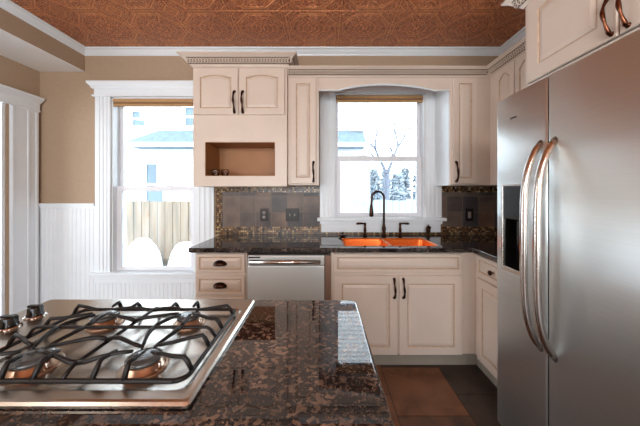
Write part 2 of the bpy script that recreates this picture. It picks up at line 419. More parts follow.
def window(name, W, label, cas_l, cas_r, rail, top_pad, stool, apron, head):
    x0, x1, z0, z1 = W
    e = struct(name, MB().box(x0, x0+.012, BW+.002, BW+.17, z0, z1).box(x1-.012, x1, BW+.002, BW+.17, z0, z1)
               .box(x0, x1, BW+.002, BW+.17, z1-.012, z1).box(x0, x1, BW+.03, BW+.19, z0, z0+.015), 'white', label=label)
    def sash(nm, y0, y1, sx0, sx1, sz0, sz1, st, bt, tp):
        m = MB().cells([sx0, sx0+st, sx1-st, sx1], [sz0, sz0+bt, sz1-tp, sz1],
                       lambda u, v: not (sx0+st < u < sx1-st and sz0+bt < v < sz1-tp), y0, y1, Txz)
        s_ = obj(nm, m, 'vinyl', e, .003)
        obj('window_pane', MB().box(sx0+st, sx1-st, (y0+y1)/2-.002, (y0+y1)/2+.002, sz0+bt, sz1-tp), 'glass', s_)
        return s_
    sash('upper_sash', BW+.092, BW+.125, x0+.014, x1-.014, rail-.005, z1-.014, .026, .045, .035)
    lo = sash('lower_sash', BW+.045, BW+.080, x0+.014, x1-.014, z0+.016, rail+.045, .048, .034, .05)
    for q in (.33, .67):
        xx = x0+(x1-x0)*q
        obj('sash_lock', MB().box(xx-.025, xx+.025, BW+.048, BW+.075, rail+.045, rail+.055), 'vinyl', lo, .004)
    # casing boards
    c = MB(); yc = BW-.022
    c.box(cas_l[0], cas_l[1], yc, BW, z0-.005, z1); flutes(c, *cas_l, yc, z0, z1)
    c.box(cas_r[0], cas_r[1], yc, BW, z0-.005, z1); flutes(c, *cas_r, yc, z0, z1)
    obj('window_casing', c, 'white', e, .003)
    if head:
        h = MB().box(cas_l[0]-.006, cas_r[1]+.006, BW-.026, BW, z1, head[0])
        h.box(cas_l[0]-.018, cas_r[1]+.012, BW-.04, BW, z1-.002, z1+.014)
        pr = [(0, head[0]-.04), (.02, head[0]-.04), (.026, head[0]-.02), (.042, head[0]), (.047, head[0]+.006), (.047, head[0]+.024), (0, head[0]+.024)]
        h.sweep(pr, [(cas_l[0]-.004, BW-.001), (cas_l[0]-.004, BW-.02), (cas_r[1]+.002, BW-.02), (cas_r[1]+.002, BW-.001)])
        obj('window_head', h, 'white', e, .002)
    s = MB().box(stool[0], stool[1], BW-.062, BW+.03, stool[2], stool[3])
    obj('window_stool', s, 'white', e, .006)
    a = MB().box(apron[0], apron[1], BW-.028, BW, apron[2], stool[2])
    a.box(apron[0]-.012, apron[1]+.012, BW-.042, BW, stool[2]-.03, stool[2])
    obj('window_apron', a, 'white', e, .004)
    return e
window('window_1', W1, 'tall double-hung window left of the cabinets', (-2.237, -2.09), (-1.27, -1.07), 1.347, .1,
       (-2.27, -1.055, .522, .545), (-2.235, -1.072, .44), (2.385,))
window('window_2', W2, 'double-hung window over the sink', (-.030, .115), (1.005, 1.165), 1.650, .1,
       (-.056, 1.198, 1.050, 1.083), (-.018, 1.152, .938), None)
obj('window_head', MB().box(-.030, 1.165, BW-.024, BW, 2.31, 2.40), 'white', bpy.data.objects['window_2'], .003)

def roller(x0, x1, z0, z1, label):
    t = thing('roller_shade', label, 'blind', ((x0+x1)/2, BW+.02, z1))
    zm = z0+(z1-z0)*.40
    obj('rolled_fabric', MB().box(x0, x1, BW-.012, BW+.035, zm+.008, z1-.002), 'shade', t, .012, 4)
    obj('bottom_rail', MB().box(x0+.004, x1-.004, BW-.008, BW+.012, z0, zm-.004), 'shade', t, .006)
    obj('shadow_band', MB().box(x0+.004, x1-.004, BW+.0, BW+.02, zm-.006, zm+.01), 'shadeband', t)  # brown strip painted in as the shadow line under the roll
roller(W1[0]+.014, W1[1]-.014, 2.178, 2.258, 'tan roller shade rolled up at the top of the tall left window')
roller(W2[0]+.014, W2[1]-.014, 2.218, 2.292, 'tan roller shade rolled up at the top of the sink window')

# wainscot on the back wall, left of and below the window
wn = MB(); bead_panel(wn, LW, -2.237, BW, .12, 1.19); bead_panel(wn, -2.237, -1.02, BW, .12, .44)
wn.box(LW, -2.237, BW-.02, BW, 0, .13); wn.box(-2.237, -1.02, BW-.02, BW, 0, .13)
ws = struct('trim_3', wn, 'white', label='white beadboard wainscot on the back wall')
rr = MB().box(LW, -2.237, BW-.034, BW, 1.196, 1.222).box(LW, -2.237, BW-.02, BW, 1.17, 1.196)
obj('chair_rail', rr, 'white', ws, .004, label='white chair rail')

# doorway in the left wall: fluted casing, head with cornice
d = MB(); xf = LW+.022
d.box(LW-.12, LW, 2.31, 2.335, 0, 2.13); d.box(LW-.12, LW, 1.25, 1.275, 0, 2.13); d.box(LW-.12, LW, 1.25, 2.335, 2.11, 2.13)
for a, b in ((2.36, BW-.03), (1.03, 1.27)):
    d.box(LW, xf, a, b, 0, 2.115)
    for q in (.07, .62, .93):
        yy = a+(b-a)*q; d.box(LW, xf+.006, yy-.012, yy+.012, 0, 2.10)
d.box(LW, LW+.03, 1.0, BW-.024, 2.115, 2.19)
d.box(LW, LW+.036, .99, BW-.022, 2.112, 2.126)
door = struct('door_1', d, 'white', bevel=.003, label='white fluted doorway casing with cornice')
pr = [(0, 2.165), (.02, 2.165), (.03, 2.19), (.065, 2.222), (.072, 2.226), (.072, 2.248), (0, 2.248)]
obj('door_cornice', MB().sweep(pr, [(LW+.001, .985), (LW+.001, BW-.024)]), 'white', door)
obj('jamb_strip', MB().box(LW-.004, LW+.006, 2.336, 2.358, 0, 2.113), 'tan', door, label='tan strip beside the casing')

# ------------------------------------------------------------------ cabinet joinery
def door_panel(mb, T, u0, v0, w, h, arch=0., t=.02, fr=.052, raised=True):
    """raised-panel front; T(u,v,out)"""
    N = 14
    def ring(ins, dep, a):
        pts = [(ins, ins), (w-ins, ins)]
        for i in range(N+1):
            s = i/N; u = (w-ins)-(w-2*ins)*s
            f = math.sin(PI*min(1, max(0, (s-.07)/.86)))**.9
            pts.append((u, h-ins-a+a*f))
        return [T(u0+u, v0+v, dep) for u, v in pts]
    rs = [ring(0, 0, 0), ring(0, t-.004, 0), ring(.004, t, 0), ring(fr, t, arch), ring(fr+.004, t-.006, arch), ring(fr+.010, t-.0065, arch),
          ring(fr+.012, t-.004, arch), ring(fr+.03, t+.001, arch*.95), ring(fr+.032, t+.001, arch*.95)]
    mb.rings(rs, mis=[0, 0, 0, 1, 1, 0, 0, 0, 0])

def pull(mb, T, u, v, L=.125, d=.030, th=.0062, horiz=False):
    """bowed forged pull with spread leaf ends and a twisted middle"""
    K = 22; pts = []; rad = []
    for i in range(K+1):
        s = i/K; a = (s-.5)*L
        out = .004+d*math.sin(PI*s)**.8
        side = .003*math.sin(2*PI*s*1.0)
        pts.append(T(u+side, v+a, out) if not horiz else T(u+a, v+side, out))
        e = abs(s-.5)*2
        rad.append(th*(.62+.38*math.cos(e*PI*1.15)**2) if e < .86 else th*(1.25-(e-.86)*5.2))
    mb.tube(pts, rad, 8)
    for sg in (-1, 1):
        for e_, r_ in ((.47, 1.0),):
            a = sg*L*e_
            p = (u, v+a) if not horiz else (u+a, v)
            mb.tube([T(p[0], p[1], 0), T(p[0], p[1], .006)], [th*1.3, th*.9], 8)

def cup_pull(mb, T, u, v, a=.045, b=.030, dpt=.026):
    n, m = 16, 6; rs = []
    for j in range(m+1):
        r = j/m; ph = r*PI/2
        rs.append([T(u+a*math.cos(PI*i/n)*math.sin(ph), v-.012+b*math.sin(PI*i/n)*math.sin(ph), .001+dpt*math.cos(ph)) for i in range(n+1)])
    vs = [p for r in rs for p in r]; fs = []
    for j in range(m):
        for i in range(n): fs.append((j*(n+1)+i, (j+1)*(n+1)+i, (j+1)*(n+1)+i+1, j*(n+1)+i+1))
    mb.add(vs, fs, sm=True)
    rim = [T(u+a*1.06*math.cos(PI*i/n), v-.012+b*1.08*math.sin(PI*i/n), .002) for i in range(n+1)]
    mb.tube(rim, .0035, 6)
    lip = [T(u+a*math.cos(PI*i/n), v-.012, .002+dpt*math.sin(PI*i/n)) for i in range(n+1)]
    mb.tube(lip, .0026, 6)

TB = lambda y: (lambda u, v, o: (u, y-o, v))                    # front facing -y at plane y (u=x)
TR = lambda x: (lambda u, v, o: (x-o, -u, v))                   # front facing -x at plane x (u=-y)

def rope(mb, p0, p1, out, amp=.0115):
    period = amp*2.3; r = amp*.21
    """two interlaced waves along a band (guilloche); p0,p1 on the band, 'out' its outward normal, amplitude up the band"""
    p0, p1, out = Vector(p0), Vector(p1), Vector(out).normalized()
    ax = (p1-p0); L = ax.length; ax.normalize(); up = out.cross(ax).normalized()
    if up.z < 0: up = -up
    k = max(4, int(L/period*6))
    w = amp+r*1.3; q = out*.0006
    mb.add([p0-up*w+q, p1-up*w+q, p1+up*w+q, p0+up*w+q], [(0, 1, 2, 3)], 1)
    for ph in (0, PI):
        pts = [p0+ax*(L*i/k)+up*(amp*math.sin(2*PI*L*i/k/period+ph))+out*(.0015) for i in range(k+1)]
        mb.tube(pts, r, 4)
    n = int(L/period*2)
    for i in range(n):
        c = p0+ax*((i+.5)*period/2); mb.lathe([(.0005, r*1.1), (r*.8, r*.7), (r, 0)], c, out, 6)

def crown(mb, z0, H, D, path):
    pr = [(0, z0), (.008, z0), (.012, z0+H*.12), (.018, z0+H*.16), (.018+D*.45, z0+H*.72), (.020+D*.5, z0+H*.76), (D*.9, z0+H*.86), (D, z0+H*.9), (D, z0+H), (0, z0+H)]
    mb.sweep(pr, path)
def crown_rope(mb, z0, H, D, segs, amp):
    # centre line of the sloped frieze
    o_ = .018+D*.225; zc = z0+H*.44; sl = Vector((D*.45, H*.56)).normalized()   # (out, z) direction up the frieze
    for (p, q, n) in segs:
        n = Vector((n[0], n[1], 0)); nn = n*sl.y+Vector((0, 0, -sl.x))
        a = Vector((p[0], p[1], zc))+n*(o_+.001); b = Vector((q[0], q[1], zc))+n*(o_+.001)
        rope(mb, a, b, nn, amp)

# ---- base cabinets along the back wall
ZT = .876
def base_box(x0, x1, hollow=False):
    m = MB()
    if hollow:
        m.box(x0, x0+.018, BF+.035, BW-.02, .10, ZT).box(x1-.018, x1, BF+.035, BW-.02, .10, ZT)
        m.box(x0+.018, x1-.018, BF+.035, BW-.02, .10, .12).box(x0, x1, BW-.02, BW-.005, .10, ZT).box(x0, x1, BF+.02, BF+.035, .10, ZT)
    else: m.box(x0, x1, BF+.02, BW-.025, .10, ZT)
    return m
x0, x1 = -.972, -.579
t = thing('drawer_cabinet', 'cream drawer base cabinet at the left end of the back counter with bronze cup pulls', 'cabinet', ((x0+x1)/2, BF+.3, 0))
obj('body', base_box(x0, x1), 'cabinet', t)
obj('toe_kick', MB().box(x0, x1, BF+.045, BW-.03, 0, .10), 'toe', t)
T = TB(BF+.02)
for z0, z1 in ((.722, .866), (.556, .700), (.335, .540), (.100, .322)):
    m = MB(); door_panel(m, T, x0+.012, z0, x1-x0-.024, z1-z0, fr=.024)
    dr = obj('drawer', m, ['cabinet', 'glaze'], t)
    m = MB(); cup_pull(m, T, (x0+x1)/2, (z0+z1)/2, .047, .032, .028); m2 = MB()
    m2.v = [(p[0], p[1]-.021, p[2]) for p in m.v]; m2.f, m2.mi, m2.sm = m.f, m.mi, m.sm
    obj('cup_pull', m2, 'bronze', dr, label='dark bronze cup pull')

x0, x1 = .062, 1.112
t = thing('sink_cabinet', 'cream two-door sink base cabinet with wide false drawer front under the sink', 'cabinet', ((x0+x1)/2, BF+.3, 0))
obj('body', base_box(x0, x1, True), 'cabinet', t)
obj('toe_kick', MB().box(x0, x1, BF+.045, BW-.03, 0, .10), 'toe', t)
m = MB(); door_panel(m, T, .082, .722, .972, .144, fr=.026); obj('false_drawer_front', m, ['cabinet', 'glaze'], t)
for a, b, hu in ((.082, .565, .538), (.577, 1.054, .607)):
    m = MB(); door_panel(m, T, a, .100, b-a, .600, fr=.06); dr = obj('door', m, ['cabinet', 'glaze'], t)
    m = MB(); pull(m, TB(BF), hu, .605, .15, .03, .0092); obj('handle', m, 'bronze', dr, label='dark bronze forged handle')

# ---- right run base cabinet (facing -x)
XB = 1.14
t = thing('corner_base_cabinet', 'cream base cabinet between the sink corner and the refrigerator', 'cabinet', (XB+.3, 1.75, 0))
obj('body', MB().box(XB+.02, RW-.01, 1.475, BF+.018, .10, ZT).box(1.1125, RW-.01, BF+.020, BW-.025, .10, ZT), 'cabinet', t)
obj('toe_kick', MB().box(XB+.045, RW-.02, 1.475, BF+.0455, 0, .10).box(1.114, RW-.02, BF+.046, BW-.03, 0, .10), 'toe', t)
TRb = TR(XB+.02)
m = MB(); door_panel(m, TRb, -1.965, .722, .42, .144, fr=.026); dr = obj('drawer', m, ['cabinet', 'glaze'], t)
m = MB().lathe([(.006, 0), (.005, .012), (.008, .016), (.017, .020), (.018, .026), (.012, .032), (.001, .034)], (XB, 1.775, .790), (-1, 0, 0), 16)
obj('knob', m, 'bronze', dr, label='round dark bronze knob')
m = MB(); door_panel(m, TRb, -1.965, .100, .42, .600, fr=.06); dr = obj('door', m, ['cabinet', 'glaze'], t)

# ---- granite countertop with a sink cut-out
SK = (.165, .905, 2.050, 2.410)
xs = [-1.009, SK[0], SK[1], 1.115, RW-.003]; ys = [1.465, 1.98, SK[2], SK[3], BW-.014]
ct = MB().cells(xs, ys, lambda u, v: (v > 1.98 or u > 1.115) and not (SK[0] < u < SK[1] and SK[2] < v < SK[3]), .8775, .915, ident)
tag(obj('countertop', ct, 'granite_dark', bevel=.007, seg=3), 'polished dark granite countertop along the back wall and right corner', 'countertop')

# ---- copper double sink
t = thing('double_sink', 'orange copper double-bowl sink set into the dark counter under the window', 'sink', (.535, 2.23, .70))
def rrect(x0, x1, y0, y1, r, z, n=5):
    out = []
    for cx, cy, a0 in ((x1-r, y0+r, -PI/2), (x1-r, y1-r, 0), (x0+r, y1-r, PI/2), (x0+r, y0+r, PI)):
        for i in range(n+1):
            a = a0+PI/2*i/n; out.append((cx+r*math.cos(a), cy+r*math.sin(a), z))
    return out
def bowl(x0, x1, y0, y1, zt, zb):
    m = MB()
    m.rings([rrect(x0-.006, x1+.006, y0-.006, y1+.006, .03, zt), rrect(x0, x1, y0, y1, .028, zt), rrect(x0+.002, x1-.002, y0+.002, y1-.002, .03, zt-.02),
             rrect(x0+.012, x1-.012, y0+.012, y1-.012, .045, zb+.03), rrect(x0+.035, x1-.035, y0+.035, y1-.035, .03, zb),
             rrect(x0+.03, x1-.03, y0+.03, y1-.03, .035, zb-.004), rrect(x0-.006, x1+.006, y0-.006, y1+.006, .03, zb+.03)], False, False, sm=True)
    m.f.append([len(m.v)-24*3+i for i in range(24)]); m.mi.append(0); m.sm.append(False)
    return m
for a, b in ((.1725, .525), (.5395, .8975)):
    bo = obj('bowl', bowl(a, b, SK[2]+.0075, SK[3]-.0075, .9146, .700), 'copper', t)
    obj('drain', MB().lathe([(.04, 0), (.04, .004), (.03, .005), (.028, .003), (.001, .003)], ((a+b)/2, 2.23, .7002), n=16), 'bronze', bo, label='dark round drain')

# ---- faucet, handles, soap pump
FY = 2.50; CTZ = .9152
t = thing('faucet', 'dark bronze gooseneck pull-down faucet standing behind the copper sink', 'faucet', (.575, FY, CTZ))
obj('base', MB().lathe([(.026, 0), (.026, .006), (.018, .012), (.014, .03), (.017, .05), (.021, .07), (.017, .09), (.012, .10), (.014, .108), (.0095, .115)], (.575, FY, CTZ), n=18), 'bronze', t)
R = .058; pts = [(.575, FY, CTZ+.11), (.575, FY, CTZ+.2), (.575, FY, CTZ+.31)]
zc = CTZ+.365
pts += [(.575, FY, zc)]+[(.575-R+R*math.cos(PI*i/14), FY-.012*i/14, zc+R*math.sin(PI*i/14)) for i in range(1, 15)]+[(.575-2*R-.003, FY-.014, zc-.045), (.575-2*R-.006, FY-.016, zc-.075)]
obj('gooseneck', MB().tube(pts, .0105, 12), 'bronze', t)
e = (.575-2*R-.006, FY-.016, zc-.07)
obj('spray_head', MB().lathe([(.011, 0), (.015, -.006), (.014, -.014), (.017, -.03), (.021, -.075), (.021, -.10), (.017, -.108), (.001, -.108)], e, n=16), 'bronze', t)
obj('finial_ring', MB().lathe([(.011, -.003), (.0135, 0), (.011, .003)], (.575, FY, CTZ+.205), n=14), 'bronze', t)
for x, sg, lab in ((.396, -1, 'dark bronze lever tap handle left of the gooseneck faucet'), (.728, 1, 'dark bronze lever tap handle right of the gooseneck faucet')):
    t = thing('tap_handle', lab, 'tap', (x, FY, CTZ), 'faucet lever handles')
    obj('stem', MB().lathe([(.024, 0), (.024, .005), (.014, .012), (.010, .035), (.015, .055), (.012, .08), (.009, .092), (.012, .104), (.012, .122), (.004, .13)], (x, FY, CTZ), n=16), 'bronze', t)
    obj('lever', MB().tube([(x, FY, CTZ+.118), (x+sg*.03, FY-.004, CTZ+.122), (x+sg*.07, FY-.008, CTZ+.121), (x+sg*.085, FY-.010, CTZ+.119)], [.007, .009, .0115, .005], 8), 'bronze', t)
t = thing('soap_dispenser', 'dark bronze soap pump at the right end of the faucet set', 'soap dispenser', (.985, FY-.02, CTZ))
obj('body', MB().lathe([(.022, 0), (.022, .006), (.013, .012), (.012, .03), (.019, .05), (.021, .075), (.014, .095), (.008, .1), (.001, .115)], (.985, FY-.02, CTZ), n=16), 'bronze', t)
obj('spout', MB().tube([(.985, FY-.02, CTZ+.098), (.985, FY-.05, CTZ+.1), (.985, FY-.08, CTZ+.09)], [.006, .006, .005], 8), 'bronze', t)
t = thing('sink_stopper', 'small dark basket stopper on the counter left of the taps', 'stopper', (.185, 2.47, CTZ))
obj('basket', MB().lathe([(.022, 0), (.026, .006), (.040, .016), (.042, .020), (.036, .022), (.006, .018)], (.185, 2.47, CTZ), n=16), 'bronze', t)
obj('knob', MB().lathe([(.005, .018), (.004, .03), (.009, .036), (.008, .044), (.001, .046)], (.185, 2.47, CTZ), n=12), 'bronze', t)

# ---- dishwasher
x0, x1 = -.574, .057
t = thing('dishwasher', 'stainless dishwasher with bar handle between the drawer cabinet and sink cabinet', 'dishwasher', ((x0+x1)/2, BF+.3, 0))
obj('tub', MB().box(x0+.002, x1-.002, BF+.03, BW-.03, .10, ZT-.004), 'black', t)
obj('side_trim', MB().box(x1-.042, x1+.003, BF+.004, BF+.03, .11, .852), 'dwtrim', t)
obj('door_panel', MB().box(x0+.004, x1-.046, BF-.004, BF+.03, .115, .775).box(x0+.004, x1-.046, BF+.002, BF+.03, .778, .852), 'dwsteel', t, .004)
hb = MB().tube([(x0+.03, BF-.038, .812), (x1-.075, BF-.038, .812)], .018, 14)
for q in (x0+.05, x1-.095): hb.box(q-.014, q+.014, BF-.036, BF+.004, .804, .820)
obj('handle', hb, 'handle', t, label='bar handle')
obj('badge', MB().box(x0+.012, x0+.10, BF-.001, BF+.004, .834, .845), 'plate', t, .001)
obj('toe_panel', MB().box(x0+.004, x1-.004, BF+.045, BF+.06, .0, .10), 'black', t)

# ---- upper cabinet A with open niche
AF = 2.25; A0, A1 = -1.104, -.306; AZ0, AZ1 = 1.380, 2.394; N = (-1.002, -.4075, 1.469, 1.757)
t = thing('upper_cabinet', 'large cream upper cabinet with two arched doors above an open brown niche', 'cabinet', ((A0+A1)/2, AF+.18, AZ0))
m = MB().cells([A0, N[0], N[1], A1], [AZ0, N[2], N[3], AZ1], lambda u, v: not inr(u, v, (N[0], N[1], N[2], N[3])), AF+.001, BW-.06, Txz).box(A0, A1, BW-.06, BW-.006, AZ0, AZ1)
obj('body', m, 'cabinet', t, .002)
e = .003
m = MB().box(N[0], N[0]+e, AF+.006, BW-.062, N[2], N[3]).box(N[1]-e, N[1], AF+.006, BW-.062, N[2], N[3]).box(N[0], N[1], AF+.006, BW-.062, N[2], N[2]+e).box(N[0], N[1], AF+.006, BW-.062, N[3]-e, N[3]).box(N[0], N[1], BW-.066, BW-.062, N[2], N[3])
obj('niche_lining', m, 'wood', t, label='brown wood lining of the open niche')
T = TB(AF+.002)
for a, b, hu in ((A0+.012, -.717, -.746), (-.705, A1-.018, -.676)):
    m = MB(); door_panel(m, T, a, 1.985, b-a, .392, arch=.020, fr=.055); dr = obj('door', m, ['cabinet', 'glaze'], t)
    m = MB(); pull(m, TB(AF-.018), hu, 2.092, .185, .032, .0105); obj('handle', m, 'bronze', dr, label='dark bronze forged handle')
m = MB(); path = [(A0, BW-.006), (A0, AF), (A1, AF), (A1, BW-.006)]; crown(m, AZ1, .084, .092, path)
cr = obj('crown', m, ['cabinet'], t)
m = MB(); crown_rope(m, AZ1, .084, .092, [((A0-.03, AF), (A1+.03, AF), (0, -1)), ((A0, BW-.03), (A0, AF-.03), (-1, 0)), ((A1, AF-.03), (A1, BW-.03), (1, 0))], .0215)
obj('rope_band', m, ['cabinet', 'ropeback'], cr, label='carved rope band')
for x in (-.955, -.872):
    g = thing('drinking_glass', 'small clear glass in the open niche, ' + ('the one nearest its left side' if x < -.9 else 'the right one of the two'), 'glass', (x, 2.36, N[2]+.0035), 'glasses in the niche')
    z = N[2]+.0035
    obj('cup', MB().lathe([(.001, .001), (.024, 0), (.027, .004), (.036, .05), (.036, .058), (.034, .058), (.033, .05), (.023, .007), (.001, .006)], (x, 2.36, z), n=20), 'tumbler', g)

# ---- narrow upper cabinet B
B0, B1 = -.290, -.037; UZ0, UZ1 = 1.392, 2.338
t = thing('upper_cabinet', 'narrow cream upper cabinet just left of the sink window', 'cabinet', ((B0+B1)/2, UF+.16, UZ0))
obj('body', MB().box(A1+.001, B1, UF+.001, BW-.016, UZ0, UZ1+.05), 'cabinet', t, .002)
m = MB(); door_panel(m, TB(UF+.002), B0+.006, UZ0+.010, .226, .915, arch=0, fr=.052); dr = obj('door', m, ['cabinet', 'glaze'], t)
m = MB(); pull(m, TB(UF-.018), B1-.045, UZ0+.115, .175, .030, .0098); obj('handle', m, 'bronze', dr, label='dark bronze forged handle')

# ---- valance over the sink window
V0, V1 = B1+.001, 1.098
m = MB(); K = 40; vb = 2.212; pk = .052
us = [V0+(V1-V0)*i/K for i in range(K+1)]
def vz(u):
    s = (u-V0)/(V1-V0); q = (s-.15)/.72
    return vb+(pk*math.sin(PI*q)**.75 if 0 < q < 1 else 0)
ring = lambda y: [(u, y, vz(u)) for u in us]+[(V1, y, UZ1+.05), (V0, y, UZ1+.05)]
m.rings([ring(UF+.004), ring(UF+.026)])
t = thing('window_valance', 'cream arched wooden valance above the sink window', 'valance', ((V0+V1)/2, UF+.015, vb))
obj('board', m, 'cabinet', t)
obj('edge_bead', MB().tube([(u, UF+.002, vz(u)+.002) for u in us], .005, 6), 'white', t, label='white bead along the arch')

# ---- narrow upper cabinet C and corner filler
XU = 1.443; C0, C1 = 1.100, 1.342
t = thing('upper_cabinet', 'narrow cream upper cabinet right of the sink window with its side whitened as window-lit', 'cabinet', ((C0+C1)/2, UF+.16, UZ0))
obj('body', MB().box(C0, XU, UF+.001, BW-.016, UZ0, UZ1+.05), 'cabinet', t, .002)
m = MB(); door_panel(m, TB(UF+.002), C0+.016, UZ0+.010, .214, .915, arch=0, fr=.050); dr = obj('door', m, ['cabinet', 'glaze'], t)
m = MB(); pull(m, TB(UF-.018), C0+.043, UZ0+.115, .175, .030, .0098); obj('handle', m, 'bronze', dr, label='dark bronze forged handle')
obj('lit_side_panel', MB().box(C0-.0005, C0+.006, UF+.03, BW-.018, UZ0, UZ1), 'white', t, label='cabinet side whitened for window light')  # white overlay paints window light onto the cream cabinet side

# ---- right wall upper D
t = thing('upper_cabinet', 'cream upper cabinet on the right wall with two narrow arched doors beyond the refrigerator', 'cabinet', (XU+.16, 1.9, UZ0))
obj('body', MB().box(XU+.001, RW-.014, 1.53, BW-.016, UZ0, UZ1+.05), 'cabinet', t, .002)
for a in (2.195, 1.972):
    m = MB(); door_panel(m, TR(XU+.002), -a, UZ0+.010, .214, .915, arch=.035, fr=.046); dr = obj('door', m, ['cabinet', 'glaze'], t)
    m = MB(); pull(m, TR(XU-.018), -(a-.19), UZ0+.115, .175, .030, .0098); obj('handle', m, 'bronze', dr, label='dark bronze forged handle')

# ---- crown over B, valance, C and D
m = MB(); path = [(A1+.004, UF), (XU, UF), (XU, 1.545)]; crown(m, UZ1-.016, .070, .070, path)
t = thing('crown_moulding', 'cream carved crown moulding running over the sink window and along the right wall cabinets', 'moulding', (.6, UF, UZ1))
cr = obj('moulding', m, 'cabinet', t)
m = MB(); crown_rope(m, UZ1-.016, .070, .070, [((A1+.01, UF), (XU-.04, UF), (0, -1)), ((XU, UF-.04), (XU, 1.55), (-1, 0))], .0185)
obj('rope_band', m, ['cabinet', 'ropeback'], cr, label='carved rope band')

# ---- deep cabinet over the refrigerator
XE = 1.10; EY0, EY1, EZ0 = .53, 1.443, 1.90
t = thing('upper_cabinet', 'deep cream cabinet above the refrigerator with copper bow handles', 'cabinet', (XE+.3, 1.0, EZ0))
obj('body', MB().box(XE+.001, RW-.005, EY0, EY1, EZ0, UZ1+.05), 'cabinet', t, .002)
for a, b, hy in ((1.408, .975, .994), (.969, .54, .940)):
    m = MB(); door_panel(m, TR(XE+.002), -a, EZ0+.008, a-b, UZ1-EZ0-.02, arch=0, fr=.07); dr = obj('door', m, ['cabinet', 'glaze'], t)
    m = MB(); pull(m, TR(XE-.018), -hy, EZ0+.095, .15, .030, .0080); obj('handle', m, 'pull', dr, label='antique copper bow handle')
m = MB(); path = [(RW-.03, EY1), (XE, EY1), (XE, EY0), (RW-.03, EY0)]; crown(m, UZ1-.004, .075, .08, path); cr = obj('crown', m, 'cabinet', t)
m = MB(); crown_rope(m, UZ1-.004, .075, .08, [((RW-.05, EY1), (XE-.03, EY1), (0, 1)), ((XE, EY1+.03), (XE, EY0-.03), (-1, 0))], .0195)
obj('rope_band', m, ['cabinet', 'ropeback'], cr, label='carved rope band')

# ------------------------------------------------------------------ backsplash
bs = MB(); g = BW-.010
bs.box(-1.0, -.031, g, BW-.001, .915+.075, UZ0-.05); bs.box(1.166, RW-.001, g, BW-.001, .915+.075, UZ0-.05)
bk = struct('trim_4', bs, 'slate', label='square slate tile backsplash on the back wall')
ms = MB(); g2 = BW-.012
ms.box(-1.058, -.307, g2, BW-.001, UZ0-.062, 1.379); ms.box(-.307, -.031, g2, BW-.001, UZ0-.062, UZ0-.001); ms.box(1.166, RW-.001, g2, BW-.001, UZ0-.062, UZ0-.001)
ms.box(-1.058, -.031, g2, BW-.001, .9155, .990); ms.box(1.166, RW-.001, g2, BW-.001, .9155, .990); ms.box(-.031, 1.166, g2, BW-.001, .9155, .937)
ms.box(-1.058, -.995, g2, BW-.001, .99, UZ0-.062)
obj('mosaic_border', ms, 'mosaic', bk, label='small brown mosaic border')
bsr = MB().box(RW-.010, RW-.001, 1.48, BW-.013, .99, UZ0-.062); wr = bpy.data.objects['wall_right']
obj('backsplash', bsr, 'slate', wr); obj('mosaic_border', MB().box(RW-.012, RW-.001, 1.48, BW-.014, .9155, .99).box(RW-.012, RW-.001, 1.48, BW-.014, UZ0-.062, UZ0-.001), 'mosaic', wr)

def plate(px, kind, label, cat, nm):
    x = (px-323)/F*BW; z = 1.108; y = BW-.0105
    w = .040 if kind != 'double' else .064
    t = thing(nm, label, cat, (x, y, z))
    obj('cover_plate', MB().box(x-w, x+w, y-.007, y, z-.062, z+.062), 'plate', t, .003)
    if kind == 'outlet':
        for dz in (-.021, .021): obj('socket', MB().lathe([(.016, 0), (.016, .003), (.001, .003)], (x, y-.006, z+dz), (0, -1, 0), 14), 'outlet', t)
    elif kind == 'single':
        obj('rocker', MB().box(x-.015, x+.015, y-.011, y-.006, z-.032, z+.032), 'outlet', t, .002)
    else:
        for dx in (-.024, .024):
            obj('switch_lever', MB().box(x+dx-.006, x+dx+.006, y-.018, y-.006, z-.012, z+.012), 'outlet', t, .002)
plate(264.5, 'outlet', 'dark bronze outlet plate with two round sockets on the left backsplash', 'outlet', 'wall_outlet')
plate(292.5, 'double', 'dark bronze two-lever light switch plate left of the sink window', 'light switch', 'light_switch')
plate(468.5, 'single', 'dark bronze plate with a grey rectangular face on the right backsplash', 'outlet', 'wall_outlet')

